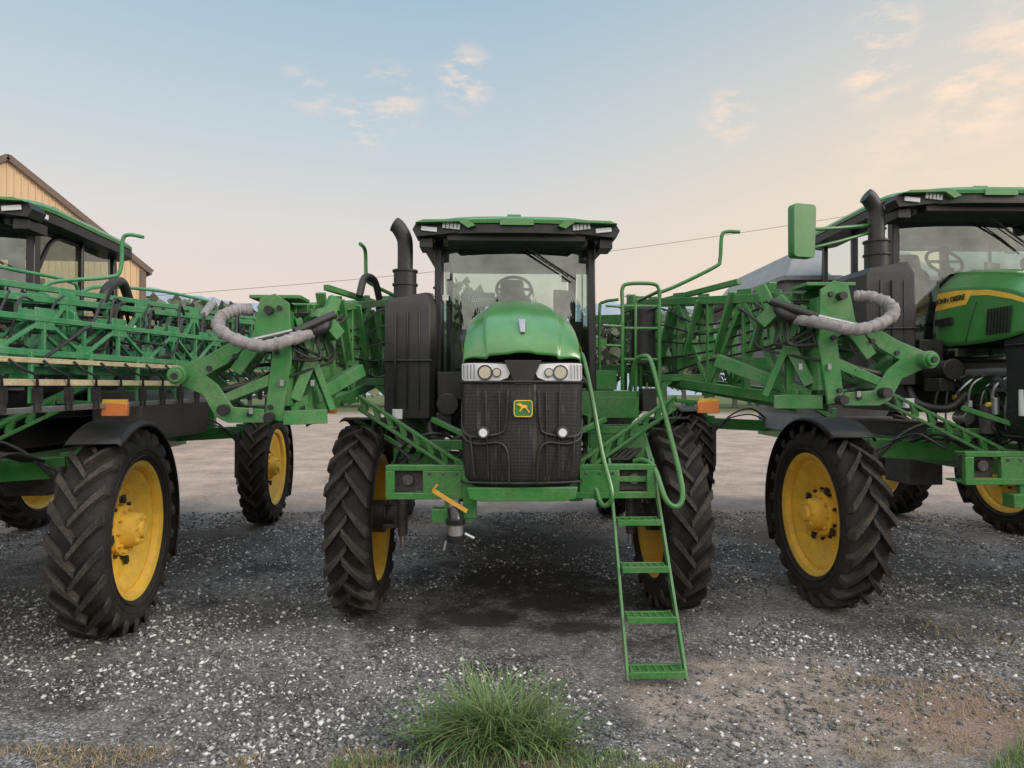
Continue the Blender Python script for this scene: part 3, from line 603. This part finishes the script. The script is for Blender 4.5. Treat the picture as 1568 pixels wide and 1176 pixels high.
def sprayer(loc,yaw,track,lift=0,kind='open',steer=0,rtrack=None,mirror_=False,fend=FEND):
    e=empty('crop_sprayer',(loc[0],loc[1],0),R(yaw)); rt=rtrack or track
    for s in(-1,1):
        wheel(e,s*track,0,s,steer,fend=fend); wheel(e,s*rt,5.1,s,0,'rear')
    up=(0,0,lift)
    put('hood',P1,e,up,sub=2,solid=.012); put('grille',P2,e,up); put('nose_trim',P3,e,up,bevel=.004)
    put('headlamps',P4[0],e,up); put('headlamp_rings',P4[1],e,up); put('headlamp_bulbs',P4[2],e,up)
    put('badge',P5[0],e,up); put('badge_emblem',P5[1],e,up)
    b=Part(); b.prism([(-.035,0),(.035,0),(.02,-.17),(-.02,-.17)],(0,0,0),(1,0,0),(0,0,1),.02); put('hood_ornament',CACHE.setdefault('orn',b.mesh('hood_ornament',STEEL)),e,(0,-1.20,2.93+lift),(R(-42),0,0),bevel=.005)
    for n,me,bv in P6: put(n,me,e,up,bevel=bv)
    put('exhaust_stack',P7[0],e,up); put('filter_housing',P7[1],e,up,bevel=.012)
    for n,me,bv in CACHE.setdefault(('ch',track),chassis(track)): put(n,me,e,(0,0,lift*.3),bevel=bv)
    put('hood_stripe',P11[0],e,up); put('hood_vents',P11[1],e,up)
    tm=CACHE.setdefault('txt',text_mesh('JOHN DEERE',.078,BLACK))
    put('hood_lettering',tm,e,(-(sx_(.05,2.94)+.012),.05,2.94+lift),(R(82),0,R(-90)))
    if kind in('open','stowed'):
        for n,me,bv in P9: put(n,me,e,bevel=bv)
    if kind=='open':
        for sg,shx,shz in((1,.22,0),(-1,-.34,-.13)):
            for n,me,bv in boom_open(sg,shx,shz): put(n,me,e,bevel=bv)
        for n,me,bv in access(): put(n,me,e,bevel=bv)
        for n,me,bv in P8: put(n,me,e,bevel=bv)
        b=Part(); b.box((0,0,0),(.34,.004,.16)); put('window_sign',b.mesh('window_sign',GREY),e,(-.40,.45,3.34))
        put('window_sign_text',text_mesh('Nutrien',.09,WHITE),e,(-.40,.445,3.34),(R(90),0,0))
        b=Part(); b.box((0,0,0),(.06,.004,.08)); b.box((-.02,0,-.25),(.07,.004,.06)); put('window_stickers',b.mesh('window_stickers',WHITE),e,(-.77,.38,3.6))
    if kind=='stowed':
        for sg in(1,-1):
            for n,me,bv in boom_stowed(sg): put(n,me,e,bevel=bv)
    if kind=='hopper':
        for n,me,bv in P10: put(n,me,e,bevel=bv)
    if mirror_:
        g=Part(); g.prism(rounded([(-.14,-.29),(.12,-.29),(.14,.29),(-.14,.29)],.05),(-2.18,-.05,4.02),(1,.25,0),(0,0,1),.10)
        g.tube([(-2.05,-.02,4.05),(-1.7,.1,4.1),(-1.05,.3,4.2)],.022,8); g.tube([(-2.05,-.02,3.85),(-1.7,.1,3.95),(-1.05,.3,4.15)],.018,8)
        put('mirror',g.mesh('mirror',GREEN),e,bevel=.01)
    return e
sprayer((.05,6.87),1.8,1.62,0,'open',rtrack=1.95,fend=FEND2)
sprayer((-5.68,5.95),6,1.92,0,'stowed',steer=R(4.5))
sprayer((5.32,7.0),1,1.92,.36,'hopper',mirror_=True)
sprayer((10.4,5.5),3,1.92,.1,'plain')

# ------------------------------------------------------------------ ground
def axis(lim0,lim1,near0,near1,step):
    a=list(np.arange(near0,near1,step)); v=near1; s=step
    while v<lim1: a.append(v); s*=1.25; v+=s
    a.append(lim1); v=near0; s=step; lo=[]
    while v>lim0: s*=1.25; v-=s; lo.append(max(v,lim0))
    return np.array(sorted(set(lo))+a)
gx=axis(-3000,3000,-7,7,.09); gy=axis(-3000,3000,3,13,.09)
def gz(x,y):
    d=min(1,max(0,1-(math.hypot(x,y-7)-8)/8))
    return d*(noise.noise((x*.7,y*.7,0))*.02+noise.noise((x*3,y*3,5))*.010)-.012
V=[(x,y,gz(x,y)) for y in gy for x in gx]; nx=len(gx)
F=[(j*nx+i,j*nx+i+1,(j+1)*nx+i+1,(j+1)*nx+i) for j in range(len(gy)-1) for i in range(nx-1)]
me=bpy.data.meshes.new('ground'); me.from_pydata(V,[],F); me.polygons.foreach_set('use_smooth',[True]*len(F))
m,t,b=nt('gravel_ground')
tc=t.nodes.new('ShaderNodeTexCoord'); O=tc.outputs['Object']
def vor(scale,feat='F1'):
    v=t.nodes.new('ShaderNodeTexVoronoi'); v.inputs['Scale'].default_value=scale; v.feature=feat; t.links.new(O,v.inputs['Vector']); return v
v1=vor(48); v3=vor(105)
sep=t.nodes.new('ShaderNodeSeparateColor'); t.links.new(v1.outputs['Color'],sep.inputs[0])
sep3=t.nodes.new('ShaderNodeSeparateColor'); t.links.new(v3.outputs['Color'],sep3.inputs[0])
c1=ramp(t,sep.outputs[0],[(0,(.045,.044,.044)),(.5,(.12,.117,.116)),(.78,(.23,.225,.222)),(.92,(.46,.45,.44)),(1,(.74,.73,.71))])
c3=ramp(t,sep3.outputs[0],[(0,(.05,.049,.049)),(.55,(.145,.142,.14)),(.85,(.34,.335,.33)),(1,(.62,.61,.60))])
c=mixc(t,.5,c1,c3)
p1=ramp(t,noise_n(t,.55,5,.6,O),[(.44,0),(.62,1)])
c=mixc(t,mth(t,'MULTIPLY',p1,.5),c,(.205,.18,.16))
p2=ramp(t,noise_n(t,1.1,7,.72,O,.4),[(.36,.30),(.5,.85),(.64,1.25)])
c=mixc(t,1,c,p2,'MULTIPLY')
sx=t.nodes.new('ShaderNodeSeparateXYZ'); t.links.new(O,sx.inputs[0]); X=sx.outputs[0]; Y=sx.outputs[1]
def sstep(v,a,b_):
    r=t.nodes.new('ShaderNodeMapRange'); r.interpolation_type='SMOOTHSTEP'; r.inputs[1].default_value=a; r.inputs[2].default_value=b_; t.links.new(v,r.inputs[0]); return r.outputs[0]
wob=mth(t,'MULTIPLY',mth(t,'SUBTRACT',noise_n(t,.5,4,.6,O),.5),8)
far=sstep(mth(t,'ADD',Y,wob),9.0,15.5); fc=mixc(t,ramp(t,noise_n(t,.8,7,.7,O),[(.35,0),(.65,1)]),(.52,.38,.30),(.22,.17,.14)); fc=mixc(t,ramp(t,noise_n(t,14,4,.7,O),[(.4,0),(.7,.6)]),fc,(.58,.50,.44))
c=mixc(t,mth(t,'MULTIPLY',far,.9),c,fc)
def blob(cx,cy,rx,ry,n=1.2,amp=.9):
    dx=mth(t,'MULTIPLY',mth(t,'SUBTRACT',X,cx),1/rx); dy=mth(t,'MULTIPLY',mth(t,'SUBTRACT',Y,cy),1/ry)
    d=mth(t,'SQRT',mth(t,'ADD',mth(t,'MULTIPLY',dx,dx),mth(t,'MULTIPLY',dy,dy)))
    d=mth(t,'ADD',d,mth(t,'MULTIPLY',mth(t,'SUBTRACT',noise_n(t,n,5,.65,O),.5),amp*2))
    return mth(t,'SUBTRACT',1,sstep(d,.35,1.1))
dirt=mixc(t,ramp(t,noise_n(t,6,6,.75,O),[(.35,0),(.65,1)]),(.42,.355,.30),(.16,.135,.11))
c=mixc(t,mth(t,'MULTIPLY',blob(2.0,4.75,1.3,1.05,1.6,1.1),.9),c,dirt)
c=mixc(t,mth(t,'MULTIPLY',blob(3.4,4.5,1.0,.8),.8),c,(.27,.18,.14))
c=mixc(t,mth(t,'MULTIPLY',blob(.0,3.6,4.2,.45),.8),c,(.20,.165,.125))
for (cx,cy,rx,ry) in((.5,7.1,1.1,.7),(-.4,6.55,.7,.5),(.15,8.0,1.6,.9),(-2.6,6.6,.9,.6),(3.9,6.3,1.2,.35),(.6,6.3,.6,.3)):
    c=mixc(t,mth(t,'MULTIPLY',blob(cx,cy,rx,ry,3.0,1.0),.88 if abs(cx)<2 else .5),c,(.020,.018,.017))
c=mixc(t,mth(t,'MULTIPLY',blob(.3,9.3,1.9,2.3,1.5,.6),.75),c,(.05,.042,.036))  # painted shade beneath the centre sprayer, mixed into the ground colour
st=mth(t,'MAXIMUM',blob(-4.6,9.0,1.7,2.2,1.5,.6),blob(4.6,9.5,2.0,2.5,1.5,.6)); c=mixc(t,mth(t,'MULTIPLY',st,.65),c,(.055,.048,.044))  # shade under the left and right sprayers, also painted into the ground colour
veg=sstep(Y,55,75); c=mixc(t,veg,c,(.10,.12,.05))
t.links.new(c,b.inputs['Base Color']); b.inputs['Roughness'].default_value=.9; b.inputs['Specular IOR Level'].default_value=.25
h=mth(t,'ADD',mth(t,'MULTIPLY',v1.outputs['Distance'],-1.0),mth(t,'MULTIPLY',v3.outputs['Distance'],-.5))
bp=t.nodes.new('ShaderNodeBump'); bp.inputs['Strength'].default_value=.9; bp.inputs['Distance'].default_value=.012
t.links.new(h,bp.inputs['Height']); t.links.new(bp.outputs[0],b.inputs['Normal'])
me.materials.append(m); put('ground',me)

def gravel(n):
    base=np.array([(1,0,0),(-1,0,0),(0,1,0),(0,-1,0),(0,0,1),(0,0,-1)],float)
    tri=np.array([(0,2,4),(2,1,4),(1,3,4),(3,0,4),(2,0,5),(1,2,5),(3,1,5),(0,3,5)])
    d=3.7+ (np.random.rand(n*3)**1.3)*8.5; x=(np.random.rand(n*3)*2-1)*(d*.83+.3)
    keep=[]; dk=[]
    for i in range(n*3):
        k=noise.noise((x[i]*.55,d[i]*.55,3))*1.4+noise.noise((x[i]*1.7,d[i]*1.7,9))*.6+.42
        if ((x[i]-2.0)/1.4)**2+((d[i]-4.75)/1.0)**2<1+.6*noise.noise((x[i]*2,d[i]*2,4)): k*=.18
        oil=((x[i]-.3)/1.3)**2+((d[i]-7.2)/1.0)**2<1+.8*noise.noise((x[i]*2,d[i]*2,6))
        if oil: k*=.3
        if d[i]<4.0: k*=.4
        if random.random()<k: keep.append(i); dk.append(.35 if oil else 1)
        if len(keep)>=n: break
    x=x[keep]; d=d[keep]; n=len(keep); dk=np.array(dk)
    r=(.0055+.015*np.random.rand(n)**2.4)*(1+d*.03)
    M=np.random.randn(n,3,3)*.30+np.eye(3)
    vs=np.einsum('nij,kj->nki',M,base)*(1+.35*(np.random.rand(n,6,1)-.5)); vs*=r[:,None,None]; vs[:,:,2]*=.65
    z=np.array([gz(a,b_) for a,b_ in zip(x,d)])
    vs[:,:,0]+=x[:,None]; vs[:,:,1]+=d[:,None]; vs[:,:,2]+=(z+r*.3)[:,None]
    f=(tri[None]+np.arange(n)[:,None,None]*6).reshape(-1,3)
    me=bpy.data.meshes.new('gravel'); me.vertices.add(n*6); me.vertices.foreach_set('co',vs.reshape(-1))
    me.loops.add(len(f)*3); me.loops.foreach_set('vertex_index',f.reshape(-1)); me.polygons.add(len(f)); me.polygons.foreach_set('loop_start',np.arange(len(f))*3)
    me.update(calc_edges=True)
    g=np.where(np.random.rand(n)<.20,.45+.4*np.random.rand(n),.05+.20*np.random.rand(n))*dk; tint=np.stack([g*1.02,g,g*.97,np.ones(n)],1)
    col=np.repeat(tint,6,0); a=me.color_attributes.new('Col','FLOAT_COLOR','POINT'); a.data.foreach_set('color',col.reshape(-1))
    m,t,b=nt('gravel_stone'); at=t.nodes.new('ShaderNodeVertexColor'); at.layer_name='Col'
    c=mixc(t,mth(t,'MULTIPLY',noise_n(t,90,3),.4),at.outputs[0],(.12,.115,.11)); t.links.new(c,b.inputs['Base Color']); b.inputs['Roughness'].default_value=.85
    me.materials.append(m); put('gravel',me)
gravel(60000)

def blades(name,items,mat):
    V=[];F=[]
    for (x,y,ang,L,w,lean,droop) in items:
        z0=-.01; n=5; o=len(V); dx,dy=math.cos(ang),math.sin(ang); px,py=-dy,dx
        r=0;z=z0; th=lean
        for i in range(n+1):
            t_=i/n; ww=w*(1-t_**1.6)+.0004
            V.append((x+dx*r+px*ww,y+dy*r+py*ww,z)); V.append((x+dx*r-px*ww,y+dy*r-py*ww,z))
            s=L/n; r+=math.sin(th)*s; z+=math.cos(th)*s; th+=droop/n; z=max(z,.003)
        for i in range(n): F.append((o+2*i,o+2*i+1,o+2*i+3,o+2*i+2))
    me=bpy.data.meshes.new(name); me.from_pydata(V,[],F); me.polygons.foreach_set('use_smooth',[True]*len(F)); me.materials.append(mat); return put(name,me)
def grassmat(name,a,b2,c3):
    m,t,b=nt(name); g=t.nodes.new('ShaderNodeNewGeometry')
    c=ramp(t,g.outputs['Random Per Island'],[(0,a),(.5,b2),(.92,b2),(1,c3)])
    t.links.new(c,b.inputs['Base Color']); b.inputs['Roughness'].default_value=.5
    tr=t.nodes.new('ShaderNodeBsdfTranslucent'); t.links.new(c,tr.inputs[0]); mx=t.nodes.new('ShaderNodeMixShader'); mx.inputs[0].default_value=.3
    t.links.new(b.outputs[0],mx.inputs[1]); t.links.new(tr.outputs[0],mx.inputs[2]); t.links.new(mx.outputs[0],t.nodes['Material Output'].inputs[0]); return m
GR=grassmat('grass_blade',(.06,.13,.035),(.20,.28,.11),(.55,.48,.28)); DR=grassmat('dry_grass_blade',(.28,.20,.11),(.42,.33,.20),(.18,.20,.07))
U=random.uniform; it=[]
for k in range(950):
    cx,cy=random.choice([(-.12,4.22),(-.28,4.18),(.03,4.15),(-.05,4.3),(-.5,4.15),(.24,4.12),(-.2,4.2),(-.1,4.2)]); a=U(0,6.283); q=abs(random.gauss(0,.09))
    it.append((cx+math.cos(a)*q,cy+math.sin(a)*q,a+U(-.5,.5),U(.24,.64) if abs(cx+.12)<.2 else U(.15,.46),U(.004,.010),U(.05,.9),U(.6,2.1)))
blades('grass_tuft',it,GR)
it=[]
for k in range(9000):
    x=U(-1.1,1.0); y=U(3.6,4.12)-.12*abs(x)**2+.04*noise.noise((x*5,0,0))
    if random.random()<.35+noise.noise((x*3,y*6,1)): it.append((x,y,U(0,6.28),U(.03,.09),U(.0015,.003),U(0,.8),U(0,1.2)))
for k in range(2600):
    x=U(2.75,3.6); y=U(3.7,4.25)
    if (x-2.75)*.7>(y-3.8): it.append((x,y,U(0,6.28),U(.04,.12),U(.0015,.003),U(0,.8),U(0,1.2)))
blades('mown_grass',it,GR)
it=[]
for k in range(11000):
    x=U(-3.6,4.2); y=U(3.7,4.15)+(.0 if x<2.2 else U(0,1.3))
    if noise.noise((x*1.7,y*2.3,8))>(.1 if x<2.2 else -.1): it.append((x,y,U(0,6.28),U(.03,.10),U(.001,.0025),U(.7,1.5),U(0,.6)))
for k in range(2500):
    x=U(4.0,7.5); y=U(5.2,8)
    if noise.noise((x*1.2,y*1.4,2))>.15: it.append((x,y,U(0,6.28),U(.04,.14),U(.0015,.003),U(.5,1.4),U(0,.6)))
blades('dry_grass',it,DR)

# ------------------------------------------------------------------ hills and distant trees
def hills():
    V=[];F=[];n=720
    for i in range(n):
        a=2*math.pi*i/n; x,y=math.sin(a),math.cos(a)
        hgt=56+10*noise.noise((x*2.2,y*2.2,1))+4*noise.noise((x*9,y*9,1))+1.6*noise.noise((x*40,y*40,1))+1.6*noise.noise((x*150,y*150,1))
        for r,z in((330,-1),(400,.55*hgt),(455,1.12*hgt),(540,.8*hgt),(700,-1)): V.append((x*r,y*r,z))
    for i in range(n):
        j=(i+1)%n
        for k in range(4): F.append((i*5+k,j*5+k,j*5+k+1,i*5+k+1))
    me=bpy.data.meshes.new('hills'); me.from_pydata(V,[],F); me.polygons.foreach_set('use_smooth',[True]*len(F))
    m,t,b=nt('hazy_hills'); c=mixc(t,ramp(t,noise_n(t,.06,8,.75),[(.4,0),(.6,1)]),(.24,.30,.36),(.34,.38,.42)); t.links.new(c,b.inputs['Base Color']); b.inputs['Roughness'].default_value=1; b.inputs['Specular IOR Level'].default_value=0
    me.materials.append(m); put('hills',me)
hills()
def trees():
    V=[];F=[]
    def leaf(c,s):
        n=Vector((U(-1,1),U(-1,1),U(-.3,1))).normalized(); a=n.orthogonal().normalized(); b_=n.cross(a); o=len(V)
        for q in((-1,-.6),(1,-.7),(.7,.8),(-.6,.9)): V.append(tuple(c+a*q[0]*s+b_*q[1]*s))
        F.append((o,o+1,o+2,o+3))
    for k in range(170):
        a=2*math.pi*k/170+U(-.02,.02); r=U(95,135)
        back=math.cos(a)<0
        if not back and abs(math.sin(a))<.6: r=U(85,110)
        H=U(11,19); cx,cy=math.sin(a)*r,math.cos(a)*r
        if back: H*=1.1; cx*=.75; cy*=.75
        lobes=[(Vector((cx+U(-3.5,3.5),cy+U(-2,2),H*U(.35,.8))),U(2.0,3.8)) for _ in range(7)]
        for c,R_ in lobes:
            for _ in range(60):
                d=Vector((random.gauss(0,1),random.gauss(0,1),random.gauss(0,1))).normalized()*R_*U(.4,1.08); leaf(c+d,U(.35,.85))
        o=len(V)
        for z,w in((-.2,.35),(H*.6,.12)):
            for q in range(5): V.append((cx+w*math.cos(q*1.257),cy+w*math.sin(q*1.257),z))
        for q in range(5): F.append((o+q,o+(q+1)%5,o+5+(q+1)%5,o+5+q))
    me=bpy.data.meshes.new('distant_trees'); me.from_pydata(V,[],F)
    m,t,b=nt('distant_foliage'); g=t.nodes.new('ShaderNodeNewGeometry'); c=ramp(t,g.outputs['Random Per Island'],[(0,(.08,.10,.07)),(1,(.17,.19,.13))]); t.links.new(c,b.inputs['Base Color']); b.inputs['Roughness'].default_value=.9
    me.materials.append(m); put('distant_trees',me)
trees()

# ------------------------------------------------------------------ barn
def siding():
    m,t,b=nt('tan_siding')
    c=mixc(t,mth(t,'MULTIPLY',noise_n(t,.8,5),.5),(.60,.42,.24),(.42,.31,.19))
    t.links.new(c,b.inputs['Base Color']); b.inputs['Roughness'].default_value=.55; return m
SID=siding(); BR=paint('brown_trim',(.13,.085,.065),.6,dustamt=.2)
e=empty('metal_barn',(-17.4,22,0),R(45))
w=Part(); w.prism([(-4.3,0),(4.3,0),(4.3,7.0),(0,10.25),(-4.3,7.0)],(0,7.5,0),(1,0,0),(0,0,1),15)
for k in range(43):
    x=-4.2+k*.2; w.box((x,-.015,(10.2-abs(x)*.756)/2),(.035,.03,10.2-abs(x)*.756-.05))
put('walls',w.mesh('walls',SID),e)
r=Part()
for s in(-1,1):
    r.beam((0,-.12,10.34),(s*4.5,-.12,6.94),.06,.20); r.add([(0,-.1,10.44),(s*4.5,-.1,7.04),(s*4.5,15.3,7.04),(0,15.3,10.44)],[(0,1,2,3)]); r.beam((s*4.45,-.1,6.95),(s*4.45,15.2,6.95),.1,.2)
    r.box((s*4.2,-.04,3.5),(.2,.08,7.0))
put('roof',r.mesh('roof',BR),e)
d=Part(); d.box((0,-.06,2.2),(4.2,.08,4.4)); put('sliding_door',d.mesh('sliding_door',TAN),e,bevel=.01)
d=Part(); d.beam((-2.2,-.12,4.5),(4.0,-.12,4.5),.1,.12); put('door_track',d.mesh('door_track',BR),e)

# ------------------------------------------------------------------ power line
e=empty('power_line',(0,60,0)); q=Part(); wr=Part()
for x,z in((-36,11.2),(42,20.6)):
    q.tube([(x,0,-.2),(x,0,z)],lambda t:.16-.05*t,10); q.beam((x-.9,0,z-.3),(x+.9,0,z-.3),.1,.12)
wr.tube([(-36+78*k/24,0,11.0+9.4*k/24-1.1*math.sin(math.pi*k/24)) for k in range(25)],.020,5)
put('poles',q.mesh('poles',WOOD),e); put('wires',wr.mesh('wires',BLACK),e)

# ------------------------------------------------------------------ sky
W=bpy.data.worlds.new('World'); scene.world=W; W.use_nodes=True; t=W.node_tree
bg=t.nodes['Background']; sky=t.nodes.new('ShaderNodeTexSky'); sky.sky_type='NISHITA'; sky.sun_disc=False
EL,AZ=R(26),R(112)    # azimuth clockwise from +Y
sky.sun_elevation=EL; sky.sun_rotation=AZ
tc=t.nodes.new('ShaderNodeTexCoord'); D=tc.outputs['Generated']; s=t.nodes.new('ShaderNodeSeparateXYZ'); t.links.new(D,s.inputs[0])
g=ramp(t,s.outputs[2],[(0,(.78,.63,.57)),(.12,(.89,.72,.64)),(.24,(.81,.76,.71)),(.36,(.62,.70,.74)),(.52,(.42,.58,.70)),(1,(.36,.50,.66))])
def mr(v,a,b_,c0=0,c1=1):
    r=t.nodes.new('ShaderNodeMapRange'); r.interpolation_type='SMOOTHSTEP'; r.inputs[1].default_value=a; r.inputs[2].default_value=b_; r.inputs[3].default_value=c0; r.inputs[4].default_value=c1; t.links.new(v,r.inputs[0]); return r.outputs[0]
warm=mth(t,'MULTIPLY',mr(s.outputs[0],-.15,.75),mr(s.outputs[2],.75,.1))
c=mixc(t,warm,g,(1.0,.80,.58))
sk=mixc(t,1,sky.outputs[0],(.10,.10,.10),'MULTIPLY'); c=mixc(t,.12,c,sk)
mp=t.nodes.new('ShaderNodeMapping'); mp.inputs['Scale'].default_value=(1,1,3.0); t.links.new(D,mp.inputs[0])
cn=ramp(t,noise_n(t,15,6,.62,mp.outputs[0]),[(.46,0),(.64,1)])
mask=None
for vx,vz,rad,am in((.58,.50,.06,1),(.585,.56,.055,.9),(.73,.47,.09,1),(.80,.53,.09,.8),(-.075,.49,.055,.9),(-.19,.46,.06,.7),(-.235,.42,.05,.8),(-.32,.47,.05,.5),(.34,.43,.05,.8),(.62,.37,.10,.35)):
    dv=Vector((vx,1,vz)).normalized(); n=t.nodes.new('ShaderNodeVectorMath'); n.operation='DISTANCE'; t.links.new(D,n.inputs[0]); n.inputs[1].default_value=dv
    o=mr(n.outputs['Value'],rad,rad*.2,0,am)
    mask=o if mask is None else mth(t,'MAXIMUM',mask,o)
c=mixc(t,mth(t,'MULTIPLY',cn,mask,True),c,(1.0,.79,.63))
# unseen sky behind the viewer and overhead brightened and warmed as added fill light
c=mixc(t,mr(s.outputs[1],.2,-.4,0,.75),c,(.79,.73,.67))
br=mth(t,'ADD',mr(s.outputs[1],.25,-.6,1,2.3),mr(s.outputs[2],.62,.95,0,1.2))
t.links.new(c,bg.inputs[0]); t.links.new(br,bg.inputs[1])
L=bpy.data.lights.new('sun','SUN'); L.energy=1.7; L.angle=R(20); L.color=(1,.90,.80); so=bpy.data.objects.new('sun',L); scene.collection.objects.link(so)
dr=Vector((math.sin(AZ)*math.cos(EL),math.cos(AZ)*math.cos(EL),math.sin(EL))); so.rotation_euler=dr.to_track_quat('Z','Y').to_euler()

cam=bpy.data.cameras.new('camera'); cam.lens=22.5; cam.sensor_width=36; cam.clip_end=6000; co=bpy.data.objects.new('camera',cam); scene.collection.objects.link(co)
co.location=(0,0,2.3); co.rotation_euler=(R(90.58),0,0); scene.camera=co
scene.view_settings.view_transform='Standard'; scene.view_settings.look='None'; scene.view_settings.exposure=0
